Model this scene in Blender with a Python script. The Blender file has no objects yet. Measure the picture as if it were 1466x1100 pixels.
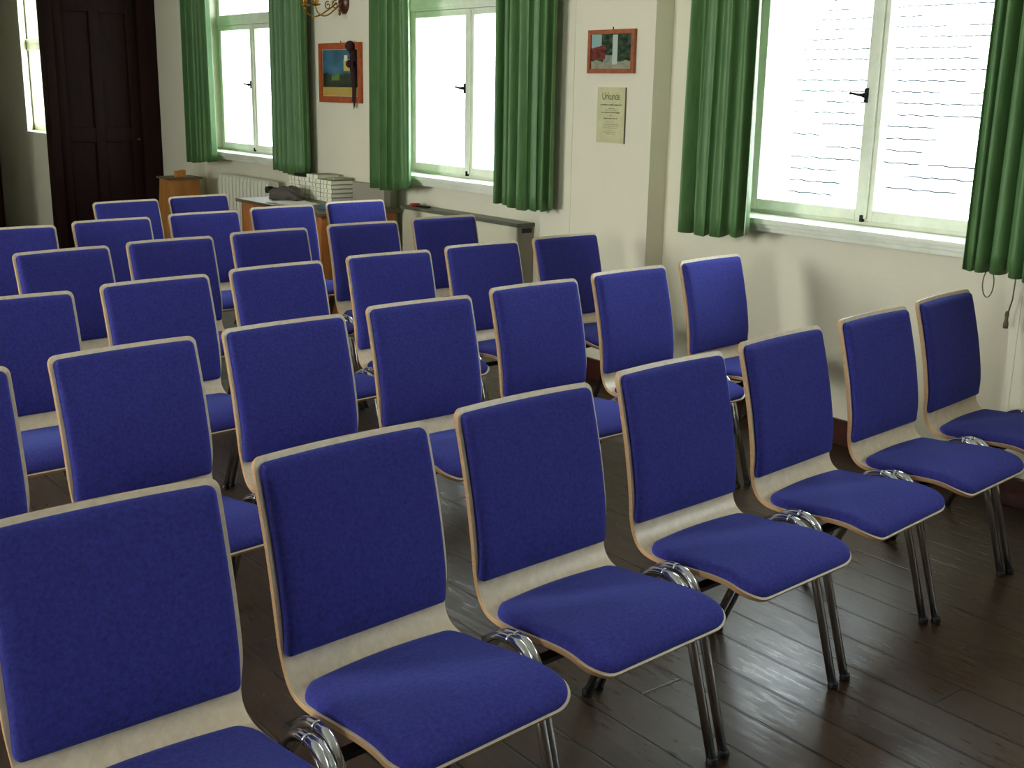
import bpy, bmesh, math, random
from mathutils import Vector, Matrix
random.seed(7)
C = bpy.context.scene.collection
scn = bpy.context.scene

# ------------------------------------------------------------------ helpers
def new_obj(name, mesh, mat=None, parent=None, loc=None, smooth=False):
    o = bpy.data.objects.new(name, mesh)
    C.objects.link(o)
    if mat is not None:
        for m in (mat if isinstance(mat, (list, tuple)) else [mat]):
            mesh.materials.append(m)
    if parent: o.parent = parent
    if loc: o.location = loc
    if smooth:
        for p in mesh.polygons: p.use_smooth = True
    return o

def obj(name, bm, mat=None, parent=None, loc=None, smooth=False, angle=None):
    me = bpy.data.meshes.new(name)
    bmesh.ops.recalc_face_normals(bm, faces=bm.faces)
    bm.to_mesh(me); bm.free()
    o = new_obj(name, me, mat, parent, loc, smooth or angle is not None)
    if angle is not None:
        try: me.set_sharp_from_angle(angle=math.radians(angle))
        except Exception: pass
    return o

def empty(name, loc=(0,0,0), rz=0):
    o = bpy.data.objects.new(name, None); C.objects.link(o)
    o.location = loc; o.rotation_euler = (0,0,rz); o.empty_display_size = .1
    return o

def tag(o, label, cat, group=None):
    o['label'] = label; o['category'] = cat
    if group: o['group'] = group
    return o

def struct(name, bm, mat, parent=None, **k):
    o = obj(name, bm, mat, parent, **k)
    if parent is None: o['kind'] = 'structure'
    return o

def box(bm, x0, x1, y0, y1, z0, z1, bev=0, mi=0):
    vs = [bm.verts.new(p) for p in ((x0,y0,z0),(x1,y0,z0),(x1,y1,z0),(x0,y1,z0),(x0,y0,z1),(x1,y0,z1),(x1,y1,z1),(x0,y1,z1))]
    fs = [bm.faces.new([vs[i] for i in q]) for q in ((0,3,2,1),(4,5,6,7),(0,1,5,4),(1,2,6,5),(2,3,7,6),(3,0,4,7))]
    for f in fs: f.material_index = mi
    if bev:
        es = list({e for f in fs for e in f.edges})
        r = bmesh.ops.bevel(bm, geom=es, offset=bev, segments=2, profile=.7, affect='EDGES')
        for f in r['faces']: f.material_index = mi
    return bm

def tube(bm, pts, r, seg=12, caps=True, closed=False):
    pts = [Vector(p) for p in pts]; n = len(pts)
    rs = r if isinstance(r, (list,tuple)) else [r]*n
    rings = []; prev = None
    for i, p in enumerate(pts):
        if closed: t = pts[(i+1)%n]-pts[i-1]
        else: t = pts[min(i+1,n-1)]-pts[max(i-1,0)]
        t.normalize()
        if prev is None:
            a = Vector((1,0,0)) if abs(t.x) < .8 else Vector((0,0,1))
            a = (a - t*a.dot(t)).normalized()
        else:
            a = (prev - t*prev.dot(t)).normalized()
        prev = a; b = t.cross(a)
        rings.append([bm.verts.new(p + (a*math.cos(2*math.pi*k/seg)+b*math.sin(2*math.pi*k/seg))*rs[i]) for k in range(seg)])
    m = n if closed else n-1
    for i in range(m):
        A, B = rings[i], rings[(i+1)%n]
        for k in range(seg):
            bm.faces.new((A[k],A[(k+1)%seg],B[(k+1)%seg],B[k]))
    if caps and not closed:
        bm.faces.new(rings[0]); bm.faces.new(rings[-1][::-1])
    return bm

def lathe(bm, prof, o=(0,0,0), axis='z', seg=24):
    rings = []
    for r, h in prof:
        ring = []
        for k in range(seg):
            a = 2*math.pi*k/seg; c, s = r*math.cos(a), r*math.sin(a)
            p = {'z':(c,s,h),'x':(h,c,s),'y':(c,h,s)}[axis]
            ring.append(bm.verts.new((o[0]+p[0],o[1]+p[1],o[2]+p[2])))
        rings.append(ring)
    for A, B in zip(rings, rings[1:]):
        for k in range(seg): bm.faces.new((A[k],A[(k+1)%seg],B[(k+1)%seg],B[k]))
    bm.faces.new(rings[0]); bm.faces.new(rings[-1][::-1])
    return bm

def smooth_curve(pts, n):
    """Catmull-Rom through 2D/3D points, n samples, uniform in length"""
    P = [Vector(p) for p in pts]
    P = [P[0]*2-P[1]] + P + [P[-1]*2-P[-2]]
    out = []
    for i in range(1, len(P)-2):
        for k in range(16):
            t = k/16
            a,b,c,d = P[i-1],P[i],P[i+1],P[i+2]
            out.append(.5*((2*b)+(c-a)*t+(2*a-5*b+4*c-d)*t*t+(3*b-a-3*c+d)*t**3))
    out.append(P[-2])
    L = [0]
    for a,b in zip(out,out[1:]): L.append(L[-1]+(b-a).length)
    res = []; j = 0
    for i in range(n):
        s = L[-1]*i/(n-1)
        while j < len(L)-2 and L[j+1] < s: j += 1
        t = (s-L[j])/max(1e-9, L[j+1]-L[j])
        res.append(out[j].lerp(out[j+1], min(1,t)))
    return res, L[-1]

# ------------------------------------------------------------------ materials
def lin(c):
    return tuple(((v/12.92) if v <= .04045 else ((v+.055)/1.055)**2.4) for v in (x/255 for x in c)) + (1,)

def mat(name, rgb=(128,128,128), rough=.6, metal=0, spec=.5, sheen=0, sheen_tint=None, coat=0):
    m = bpy.data.materials.new(name); m.use_nodes = True
    b = m.node_tree.nodes['Principled BSDF']
    b.inputs['Base Color'].default_value = lin(rgb)
    b.inputs['Roughness'].default_value = rough
    b.inputs['Metallic'].default_value = metal
    b.inputs['Specular IOR Level'].default_value = spec
    b.inputs['Sheen Weight'].default_value = sheen
    if sheen_tint: b.inputs['Sheen Tint'].default_value = lin(sheen_tint)
    b.inputs['Coat Weight'].default_value = coat
    return m

class N:
    def __init__(s, m): s.t = m.node_tree; s.b = s.t.nodes['Principled BSDF']
    def n(s, typ, **k):
        x = s.t.nodes.new(typ)
        for a, v in k.items(): setattr(x, a, v)
        return x
    def l(s, a, b): s.t.links.new(a, b)
    def coord(s, kind='Object', scale=(1,1,1), rot=(0,0,0)):
        tc = s.n('ShaderNodeTexCoord'); mp = s.n('ShaderNodeMapping')
        mp.inputs['Scale'].default_value = scale; mp.inputs['Rotation'].default_value = rot
        s.l(tc.outputs[kind], mp.inputs['Vector']); return mp.outputs['Vector']
    def geo(s, scale=(1,1,1)):
        g = s.n('ShaderNodeNewGeometry'); mp = s.n('ShaderNodeMapping'); mp.inputs['Scale'].default_value = scale
        s.l(g.outputs['Position'], mp.inputs['Vector']); return mp.outputs['Vector']
    def noise(s, v, scale=5, detail=4, rough=.6, dist=0):
        x = s.n('ShaderNodeTexNoise'); x.inputs['Scale'].default_value = scale
        x.inputs['Detail'].default_value = detail; x.inputs['Roughness'].default_value = rough; x.inputs['Distortion'].default_value = dist
        s.l(v, x.inputs['Vector']); return x.outputs['Fac']
    def ramp(s, f, stops):
        x = s.n('ShaderNodeValToRGB'); e = x.color_ramp.elements
        while len(e) < len(stops): e.new(.5)
        for q, (p, c) in zip(e, stops): q.position = p; q.color = lin(c) if max(c) > 1 else tuple(c)+(1,)
        s.l(f, x.inputs['Fac']); return x.outputs['Color']
    def math(s, op, a, b=0.0, c=None):
        x = s.n('ShaderNodeMath', operation=op)
        for i, v in enumerate((a, b) if c is None else (a,b,c)):
            if hasattr(v, 'is_output'): s.l(v, x.inputs[i])
            else: x.inputs[i].default_value = v
        return x.outputs[0]
    def mix(s, f, a, b, mode='MIX'):
        x = s.n('ShaderNodeMix', data_type='RGBA', blend_type=mode)
        for i, v in ((0,f),(6,a),(7,b)):
            if hasattr(v, 'is_output'): s.l(v, x.inputs[i])
            else: x.inputs[i].default_value = v if i == 0 else (lin(v) if len(v) == 3 else v)
        return x.outputs[2]
    def bump(s, h, strength=.3, dist=.01):
        x = s.n('ShaderNodeBump'); x.inputs['Strength'].default_value = strength; x.inputs['Distance'].default_value = dist
        s.l(h, x.inputs['Height']); s.l(x.outputs['Normal'], s.b.inputs['Normal'])
    def color(s, c): s.l(c, s.b.inputs['Base Color'])

M = {}
def plaster(name, a, b):
    m = mat(name, a, .92, spec=.15); n = N(m)
    v = n.geo()
    f = n.noise(v, 1.6, 6, .65); g = n.noise(v, 60, 4, .7)
    n.color(n.mix(n.math('MULTIPLY', f, .8), a, b))
    n.bump(n.math('ADD', n.math('MULTIPLY', f, .6), g), .25, .004)
    return m
M['wall'] = plaster('wall_plaster', (226,221,201), (205,200,182))
M['unseen_wall'] = plaster('ochre_unseen_wall', (150,138,112), (136,124,100))  # unseen front and left walls, darkened to cut the fill light
M['ceil'] = plaster('ceiling_plaster', (222,219,208), (210,207,196))

def wood(name, a, b, rough=.45, scale=(1,14,14), sc=3, spec=.4, coord='Object', bump=.1):
    m = mat(name, a, rough, spec=spec); n = N(m)
    v = n.coord(coord, scale)
    f = n.noise(v, sc, 6, .6, .6)
    n.color(n.ramp(f, [(.3, a), (.7, b)]))
    n.bump(f, bump, .002)
    return m
M['beech'] = wood('beech_ply', (226,211,186), (208,190,162), .34, (12,1.5,12), 4)
M['beech_edge'] = wood('beech_ply_edge', (196,158,118), (172,130,92), .45, (1,1,40), 12)
M['dark_wood'] = wood('dark_stained_wood', (38,16,13), (22,9,8), .6, (9,9,1), 2.5, .15)
M['red_wood'] = wood('red_brown_wood', (96,44,24), (66,28,16), .45, (9,9,1), 2.5)
M['skirt'] = wood('dark_brown_skirting', (74,34,22), (46,22,16), .4, (9,1,9), 2.5)
M['desk'] = wood('orange_brown_veneer', (176,112,56), (146,84,38), .4, (9,9,1), 3)
M['desk_top'] = wood('worn_desk_top', (104,92,68), (84,70,50), .45, (9,1,9), 3)
M['crate'] = wood('pine_crate_wood', (176,122,62), (150,92,42), .5, (9,9,1.5), 3)
M['pic_frame'] = wood('orange_picture_frame', (176,88,42), (140,60,30), .4, (6,6,6), 5)
M['pic_frame_dark'] = wood('mahogany_picture_frame', (168,98,62), (128,66,46), .4, (6,6,6), 5)

# upholstery fabric
m = mat('blue_upholstery', (52,44,140), .95, spec=.1, sheen=.3, sheen_tint=(120,140,220)); n = N(m)
v = n.coord('Object')
w1 = n.n('ShaderNodeTexWave', wave_type='BANDS', bands_direction='X'); w1.inputs['Scale'].default_value = 160; n.l(v, w1.inputs['Vector'])
w2 = n.n('ShaderNodeTexWave', wave_type='BANDS', bands_direction='Z'); w2.inputs['Scale'].default_value = 160; n.l(v, w2.inputs['Vector'])
w3 = n.n('ShaderNodeTexWave', wave_type='BANDS', bands_direction='Y'); w3.inputs['Scale'].default_value = 160; n.l(v, w3.inputs['Vector'])
h = n.math('ADD', w1.outputs['Fac'], n.math('ADD', w2.outputs['Fac'], w3.outputs['Fac']))
f = n.noise(v, 120, 3, .7); g = n.noise(v, 3, 3, .6)
c = n.ramp(n.math('ADD', n.math('MULTIPLY', f, .8), n.math('MULTIPLY', g, .2)), [(.32, (45,45,112)), (.68, (62,63,148))])
n.color(c); n.bump(n.math('ADD', n.math('MULTIPLY', h, .3), f), .35, .0015)
M['fabric'] = m

M['chrome'] = mat('polished_chrome', (214,217,222), .14, 1)
M['rubber'] = mat('black_rubber', (18,18,20), .6)
M['frame_metal'] = mat('dark_frame_metal', (50,46,46), .4, .6)
M['paint'] = mat('white_window_paint', (226,230,216), .35, spec=.5)
n = N(M['paint']); v = n.geo(); f = n.noise(v, 7, 5, .7)
n.color(n.ramp(f, [(.3, (232,235,222)), (.75, (206,212,192))]))
M['iron'] = mat('black_iron', (22,22,24), .4, .7)
M['cover'] = mat('cream_painted_panel', (214,210,186), .5)
M['cover_side'] = mat('grey_cover_end', (150,144,132), .6)  # near end panel, greyer than the cream front
M['cover_top'] = mat('grey_green_ledge', (96,100,84), .4)
M['black'] = mat('black_plastic', (14,14,16), .5)
M['rad'] = mat('cream_radiator_enamel', (206,206,190), .35)
M['brass'] = mat('aged_brass', (150,112,44), .28, 1)
M['brown_metal'] = mat('red_brown_lacquer', (84,40,28), .35)
M['paper'] = mat('white_paper', (214,212,198), .8)
M['spine'] = mat('cream_book_spine', (236,236,214), .6)
M['book_edge'] = mat('olive_book_cover', (150,152,124), .7)
M['cloth'] = mat('dark_grey_cloth', (84,78,74), .95)
M['blue_card'] = mat('blue_card', (60,96,120), .6)
M['cord'] = mat('brown_cord', (112,100,82), .8)
M['red_plastic'] = mat('red_plastic', (190,50,36), .5)
M['box_orange'] = mat('orange_card', (196,132,60), .6)
M['cert'] = mat('yellowed_paper', (192,190,150), .8)
n = N(M['cert']); v = n.geo(); f = n.noise(v, 14, 4, .6)
n.color(n.ramp(f, [(.3, (198,196,154)), (.7, (182,178,138))]))
M['ink'] = mat('green_black_ink', (92,102,72), .8)

# curtain cloth: diffuse + translucent
m = bpy.data.materials.new('green_curtain_cloth'); m.use_nodes = True
n = N(m); t = m.node_tree
b = n.b; b.inputs['Roughness'].default_value = .5; b.inputs['Specular IOR Level'].default_value = .45
b.inputs['Sheen Weight'].default_value = .15; b.inputs['Sheen Tint'].default_value = lin((170,200,150))
v = n.coord('Object', (1,1,.12)); f = n.noise(v, 60, 4, .7)
c = n.ramp(f, [(.3, (74,112,64)), (.7, (98,136,84))]); n.color(c)
tr = n.n('ShaderNodeBsdfTranslucent'); tr.inputs['Color'].default_value = lin((96,150,90))
mx = n.n('ShaderNodeMixShader'); mx.inputs[0].default_value = .09
out = [x for x in t.nodes if x.type == 'OUTPUT_MATERIAL'][0]
n.l(b.outputs[0], mx.inputs[1]); n.l(tr.outputs[0], mx.inputs[2]); n.l(mx.outputs[0], out.inputs['Surface'])
f2 = n.noise(n.coord('Object'), 300, 2, .6); n.bump(f2, .2, .001)
M['curtain'] = m

# window glass
m = bpy.data.materials.new('window_glass'); m.use_nodes = True; t = m.node_tree
t.nodes.remove(t.nodes['Principled BSDF'])
out = [x for x in t.nodes if x.type == 'OUTPUT_MATERIAL'][0]
tp = t.nodes.new('ShaderNodeBsdfTransparent'); gl = t.nodes.new('ShaderNodeBsdfGlossy'); gl.inputs['Roughness'].default_value = .02
lw_ = t.nodes.new('ShaderNodeLayerWeight'); lw_.inputs['Blend'].default_value = .5
pw_ = t.nodes.new('ShaderNodeMath'); pw_.operation = 'POWER'; pw_.inputs[1].default_value = 5
t.links.new(lw_.outputs['Facing'], pw_.inputs[0])
fr = t.nodes.new('ShaderNodeMath'); fr.operation = 'MULTIPLY_ADD'; fr.inputs[1].default_value = .9; fr.inputs[2].default_value = .04
t.links.new(pw_.outputs[0], fr.inputs[0])
mx = t.nodes.new('ShaderNodeMixShader')
t.links.new(fr.outputs[0], mx.inputs[0]); t.links.new(tp.outputs[0], mx.inputs[1]); t.links.new(gl.outputs[0], mx.inputs[2]); t.links.new(mx.outputs[0], out.inputs['Surface'])
M['glass'] = m

# floor boards
m = mat('worn_dark_floorboards', (70,50,36), .4, spec=.5); n = N(m)
P = n.geo()
sep = n.n('ShaderNodeSeparateXYZ'); n.l(P, sep.inputs[0])
PW = .1425
xs = n.math('DIVIDE', n.math('SUBTRACT', sep.outputs['X'], 1.803-10*PW), PW)
idx = n.math('FLOOR', xs); fx = n.math('FRACT', xs)
edge = n.math('MINIMUM', fx, n.math('SUBTRACT', 1.0, fx))
wn = n.n('ShaderNodeTexWhiteNoise', noise_dimensions='1D'); n.l(idx, wn.inputs['W'])
ys = n.math('ADD', n.math('DIVIDE', sep.outputs['Y'], 5.2), n.math('MULTIPLY', wn.outputs['Value'], 7.0))
fy = n.math('FRACT', ys); ey = n.math('MULTIPLY', n.math('MINIMUM', fy, n.math('SUBTRACT', 1.0, fy)), 5.2/PW)
e2 = n.math('MINIMUM', edge, ey)
gap = n.n('ShaderNodeMapRange'); gap.inputs['From Min'].default_value = .012; gap.inputs['From Max'].default_value = .035
n.l(e2, gap.inputs['Value'])
cmb = n.n('ShaderNodeCombineXYZ'); n.l(n.math('MULTIPLY', sep.outputs['X'], 9), cmb.inputs[0]); n.l(sep.outputs['Y'], cmb.inputs[1]); n.l(n.math('MULTIPLY', idx, 3.7), cmb.inputs[2])
grain = n.noise(cmb.outputs[0], 3.5, 8, .7, 1.2)
wear = n.noise(P, 2.3, 6, .72, .5)
spots = n.noise(P, 26, 5, .75)
base = n.ramp(grain, [(.25, (34,22,15)), (.5, (60,42,28)), (.8, (82,62,42))])
base = n.mix(n.math('MULTIPLY', wn.outputs['Value'], .35), base, (48,32,22))
base = n.mix(n.ramp(wear, [(.45, (0,0,0)), (.7, (.5,.5,.5))]), base, (58,46,36))
lighter = n.n('ShaderNodeMapRange'); lighter.inputs['From Min'].default_value = .62; lighter.inputs['From Max'].default_value = .72; n.l(spots, lighter.inputs['Value'])
base = n.mix(n.math('MULTIPLY', lighter.outputs[0], .35), base, (26,18,14))
base = n.mix(gap.outputs[0], n.ramp(n.noise(P, 1.7, 3, .6), [(.48, (10,7,6)), (.6, (56,44,32))]), base)
n.color(base)
ro = n.math('ADD', n.math('MULTIPLY', n.noise(cmb.outputs[0], 8, 6, .78), .55), n.math('ADD', n.math('MULTIPLY', wear, .30), -.08))
n.l(ro, n.b.inputs['Roughness'])
hh = n.math('ADD', n.math('MULTIPLY', gap.outputs[0], 1.2), n.math('ADD', n.math('MULTIPLY', grain, .22), n.math('MULTIPLY', spots, .07)))
n.bump(hh, .35, .004)
M['floor'] = m

# neighbouring roof
m = mat('pale_roof_tiles', (215,222,228), .9, spec=0); n = N(m)
v = n.coord('Object')
sp = n.n('ShaderNodeSeparateXYZ'); n.l(v, sp.inputs[0])
wob = n.math('MULTIPLY', n.math('SINE', n.math('MULTIPLY', sp.outputs['X'], 30)), .035)
zz = n.math('ADD', n.math('DIVIDE', sp.outputs['Y'], .15), wob)
fz = n.math('FRACT', zz)
ln = n.n('ShaderNodeMapRange'); ln.inputs['From Min'].default_value = .10; ln.inputs['From Max'].default_value = .20; n.l(fz, ln.inputs['Value'])
nz = n.noise(n.coord('Object', (1,2.5,1)), 1.5, 2, .4); nm = n.n('ShaderNodeMapRange'); nm.inputs['From Min'].default_value = .34; nm.inputs['From Max'].default_value = .46; n.l(nz, nm.inputs['Value'])  # mask paints out course lines in patches, imitating blown-out glare
f = n.math('MULTIPLY', n.math('SUBTRACT', 1.0, ln.outputs[0]), nm.outputs[0])
n.color(n.mix(f, (190,194,198), (19,24,29)))
M['roof'] = m
M['ground_out'] = mat('pale_courtyard_ground', (150,150,146), .9)

# ------------------------------------------------------------------ the room
PX, RX, GX = 4.10, 4.22, 4.33      # pillar face, recessed face, window plane
WT = 4.62
H = 3.05
YF, YB, YD = -5.2, 12.45, 10.62
wins = [(-2.80,'window_6'),(.12,'window_5'),(3.02,'window_1'),(5.93,'window_2'),(8.90,'window_3')]
nich = [(-3.8,-1.8),(-.85,1.10),(2.20,4.15),(4.99,6.64),(7.92,9.78)]
ZS, ZT = .965, 2.60                 # opening bottom, top
bm = bmesh.new()
ys = YF
for (yc, nm), (a, b) in zip(wins, nich):
    box(bm, PX, WT, ys, a, 0, H)                 # pillar
    box(bm, RX, WT, a, yc-.68, 0, H)             # recess beside window
    box(bm, RX, WT, yc+.68, b, 0, H)
    box(bm, RX, WT, yc-.68, yc+.68, 0, ZS-.02)
    box(bm, RX, WT, yc-.68, yc+.68, ZT, H)
    ys = b
box(bm, PX, WT, ys, YD, 0, H)
struct('wall_right', bm, M['wall'])
AX = 3.20                          # the next room is narrower: its window wall stands further in
bm = bmesh.new(); y4a, y4b, z4a, z4b = 10.75, 11.80, 1.06, 2.42
box(bm, AX, WT, YD+.0005, YD+.1, 0, H); box(bm, AX, AX+.32, YD+.1, y4a, 0, H); box(bm, AX, AX+.32, y4b, YB, 0, H); box(bm, AX, AX+.32, y4a, y4b, 0, z4a); box(bm, AX, AX+.32, y4a, y4b, z4b, H)
a_ = [bm.verts.new((x,y,0)) for x, y in ((AX,y4b-.0005),(AX,11.40),(AX+.17,y4b-.0005))]
for v in a_: v.co.z = z4a+.0005
b_ = [bm.verts.new((v.co.x,v.co.y,z4b-.0005)) for v in a_]
bm.faces.new(a_[::-1]); bm.faces.new(b_)
for i in range(3): bm.faces.new((a_[i],a_[(i+1)%3],b_[(i+1)%3],b_[i]))
struct('wall_annex', bm, M['wall'])
XL = -3.6
bm = bmesh.new()
lw = [(.8,.5),(4.75,1.0)]  # unseen windows; the narrow near one is added to light the chair legs
ys = YF
for yc, hw_ in lw:
    box(bm, XL-.4, XL, ys, yc-hw_, 0, H); box(bm, XL-.4, XL, yc-hw_, yc+hw_, 0, 1.0); box(bm, XL-.4, XL, yc-hw_, yc+hw_, 2.6, H); ys = yc+hw_
box(bm, XL-.4, XL, ys, YB+.2, 0, H)
struct('wall_left', bm, M['unseen_wall'])
bm = bmesh.new(); box(bm, XL-.4, WT, YF-.2, YF, 0, H); struct('wall_front', bm, M['unseen_wall'])
bm = bmesh.new(); box(bm, XL, WT, YB, YB+.2, 0, H); struct('wall_back', bm, M['wall'])
bm = bmesh.new(); box(bm, XL-.4, WT, YF-.2, YB+.2, -.1, 0); struct('floor', bm, M['floor'])
bm = bmesh.new(); box(bm, XL-.4, WT, YF-.2, YB+.2, H, H+.15); struct('ceiling', bm, M['ceil'])
# partition line between this room and the next: the wall stub left of the opening, and a header
bm = bmesh.new(); box(bm, XL, 2.45, 10.62, 10.8, 0, H); box(bm, 2.45, 3.199, 10.62, 10.8, 2.75, H)  # unseen stub lengthened to narrow the opening and dim the next room
struct('wall_partition', bm, M['wall'])

# baseboards
bm = bmesh.new(); ys = YF
BH, BT = .115, .018
for (a, b) in nich:
    box(bm, PX-BT, PX, ys, a, 0, BH, .004); box(bm, RX-BT, RX, a+.0005, b-.0005, 0, BH, .004)
    if ys > YF: pass
    ys = b
box(bm, PX-BT, PX, ys, 10.43, 0, BH, .004)
struct('baseboard_right', bm, M['skirt'])

# seam in the plaster of the pillar
bm = bmesh.new(); box(bm, PX-.002, PX, 4.736, 4.7385, .12, 2.9); struct('trim_1', bm, M['cover'])
bm = bmesh.new(); box(bm, PX-.002, PX, 2.166, 2.1685, .12, 2.9); struct('trim_2', bm, M['cover'])

# ------------------------------------------------------------------ windows
def handle(yc, z, parent, side=1):
    b2 = bmesh.new()
    box(b2, GX-.060, GX-.053, yc-.010, yc+.010, z-.030, z+.030, .003)
    lathe(b2, [(.009,-.084),(.011,-.078),(.009,-.055)], (GX,yc,z), 'x', 12)
    tube(b2, [(GX-.080,yc,z),(GX-.086,yc+.02*side,z+.002),(GX-.086,yc+.045*side,z+.006),(GX-.086,yc+.062*side,z+.007)], [.008,.006,.0055,.007], 10)
    obj('window_handle', b2, M['iron'], parent, smooth=True)

def window(name, yc):
    root = empty(name, (0,0,0)); root['kind'] = 'structure'
    bm = bmesh.new(); x0, x1 = GX-.03, GX+.04; w = .68
    box(bm, x0, x1, yc-w, yc-w+.045, ZS, ZT, .004); box(bm, x0, x1, yc+w-.045, yc+w, ZS, ZT, .004)
    box(bm, x0, x1, yc-w+.045, yc+w-.045, ZS, ZS+.022, .003); box(bm, x0, x1, yc-w+.045, yc+w-.045, ZT-.045, ZT, .003)
    box(bm, x0-.022, x1, yc-w+.045, yc+w-.045, 1.985, 2.068, .008)      # transom
    box(bm, x0-.030, x0-.022, yc-w+.05, yc+w-.05, 2.000, 2.030, .003)
    obj('window_frame', bm, M['paint'], root, angle=40)
    for s, nm in ((-1,'near'),(1,'far')):
        a, b = sorted((yc+s*.002, yc+s*.634)); c0, c1 = GX-.045, GX+.005
        z0, z1 = ZS+.023, 1.984; st = .042
        bm = bmesh.new()
        box(bm, c0, c1, a, a+st, z0, z1, .006); box(bm, c0, c1, b-st, b, z0, z1, .006)
        box(bm, c0, c1, a+st, b-st, z0, z0+.048, .006); box(bm, c0, c1, a+st, b-st, z1-.038, z1, .006)
        if s == 1:
            box(bm, c0-.012, c0, yc-.022, yc+.020, z0+.01, z1-.01, .004)    # meeting rail cover strip
        cs = obj('casement', bm, M['paint'], root, angle=40)
        bm = bmesh.new(); box(bm, GX-.018, GX-.014, a+st-.004, b-st+.004, z0+.044, z1-.034); obj('pane', bm, M['glass'], cs)
    bm = bmesh.new(); box(bm, GX-.005, GX-.001, yc-w+.04, yc+w-.04, 2.04, ZT-.04); obj('upper_pane', bm, M['glass'], root)
    handle(yc+.03, 1.515, root)
    bm = bmesh.new(); box(bm, GX-.066, GX-.045, yc-.008, yc+.004, ZS+.02, ZS+.05, .003); obj('latch', bm, M['iron'], root)
    # sill board with a moulding under its nose
    bm = bmesh.new()
    box(bm, PX-.012, GX-.03, yc-.74, yc+.70, ZS-.018, ZS+.006, .006)
    box(bm, PX+.008, RX, yc-.72, yc+.68, ZS-.036, ZS-.018, .006)
    box(bm, PX+.030, RX, yc-.71, yc+.67, ZS-.056, ZS-.036, .004)
    obj('window_sill', bm, M['paint'], root, angle=40)
    return root
for yc, nm in wins: window(nm, yc)
for k, (yc, hw_) in enumerate(lw):
    root = empty('window_%d' % (7+k)); root['kind'] = 'structure'
    bm = bmesh.new(); x0, x1 = XL-.16, XL-.1
    for a, b in ((-hw_,-hw_+.07),(-.04,.04),(hw_-.07,hw_)): box(bm, x0, x1, yc+a, yc+b, 1.0, 2.6)
    for a, b in ((1.0,1.07),(2.53,2.6)):
        box(bm, x0, x1, yc-hw_+.07, yc-.04, a, b); box(bm, x0, x1, yc+.04, yc+hw_-.07, a, b)
    obj('window_frame', bm, M['paint'], root)
    bm = bmesh.new(); box(bm, XL-.132, XL-.128, yc-hw_+.05, yc+hw_-.05, 1.05, 2.55); obj('pane', bm, M['glass'], root)

# ------------------------------------------------------------------ outside
bm = bmesh.new()
L, Wd = 5.2, 11.0
vs = [bm.verts.new(p) for p in ((-Wd/2,0,0),(Wd/2,0,0),(Wd/2,L,0),(-Wd/2,L,0))]
vs2 = [bm.verts.new(p) for p in ((-Wd/2,0,-.15),(Wd/2,0,-.15),(Wd/2,L,-.15),(-Wd/2,L,-.15))]
bm.faces.new(vs); bm.faces.new(vs2[::-1])
for i in range(4): bm.faces.new((vs[i],vs2[i],vs2[(i+1)%4],vs[(i+1)%4]))
o = obj('neighbouring_roof', bm, M['roof'])
# local X -> world -Y , local Y -> up the slope
a = math.radians(48)
mw = Matrix(((0,math.cos(a),-math.sin(a),8.3),(-1,0,0,3.2),(0,math.sin(a),math.cos(a),-.9),(0,0,0,1)))
o.matrix_world = mw
tag(o, 'pale tiled roof of the house seen through the nearest window', 'roof')
bm = bmesh.new(); box(bm, WT+.5, 40, -30, 40, -4.2, -4.0); struct('ground_outside', bm, M['ground_out'])

# ------------------------------------------------------------------ dark door between the rooms (far end)
root = empty('door_1'); root['kind'] = 'structure'
yd = 10.44
bm = bmesh.new()
box(bm, 3.93, PX-.001, yd, yd+.17, 0, 2.9, .008)
obj('door_casing', bm, M['dark_wood'], root, angle=40)
bm = bmesh.new(); box(bm, 3.13, 3.20, yd, yd+.17, 0, 2.9, .006); obj('door_jamb', bm, M['dark_wood'], root, angle=40)
bm = bmesh.new()
box(bm, 3.20, 3.93, yd+.06, yd+.11, 0, 2.9)
for a, b in ((3.20,3.29),(3.52,3.60),(3.84,3.93)): box(bm, a, b, yd+.035, yd+.06, 0, 2.9, .006)
for za, zb in ((0,.22),(1.0,1.12),(2.1,2.2),(2.8,2.9)):
    box(bm, 3.29, 3.52, yd+.035, yd+.06, za, zb, .006); box(bm, 3.60, 3.84, yd+.035, yd+.06, za, zb, .006)
lf = obj('door_leaf', bm, M['dark_wood'], root, angle=40)
bm = bmesh.new(); lathe(bm, [(.010,-.04),(.012,-.03),(.006,-.02),(.006,.03)], (3.885,yd+.02,1.02), 'y', 12); obj('door_knob', bm, M['brass'], lf, smooth=True)
# window of the next room, seen past the dark door
root = empty('window_4'); root['kind'] = 'structure'
x0, x1 = AX+.17, AX+.23
bm = bmesh.new()
box(bm, x0, x1, y4a, y4a+.05, z4a, z4b, .003); box(bm, x0, x1, y4b-.05, y4b, z4a, z4b, .003); box(bm, x0, x1, y4a+.05, y4b-.05, z4a, z4a+.06, .003); box(bm, x0, x1, y4a+.05, y4b-.05, z4b-.05, z4b, .003)
box(bm, x0-.03, x1, y4a+.05, y4b-.05, 1.79, 1.89, .003); box(bm, x0+.02, x1-.01, y4a+.05, y4b-.05, 1.455, 1.47, .002)
obj('window_frame', bm, M['paint'], root, angle=40)
bm = bmesh.new(); box(bm, x0+.03, x0+.034, y4a+.04, y4b-.04, z4a+.05, z4b-.04); obj('pane', bm, M['glass'], root)
bm = bmesh.new(); box(bm, AX-.02, x0, y4a-.02, 11.42, z4a-.02, z4a+.004, .004); obj('window_sill', bm, M['paint'], root)
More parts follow.
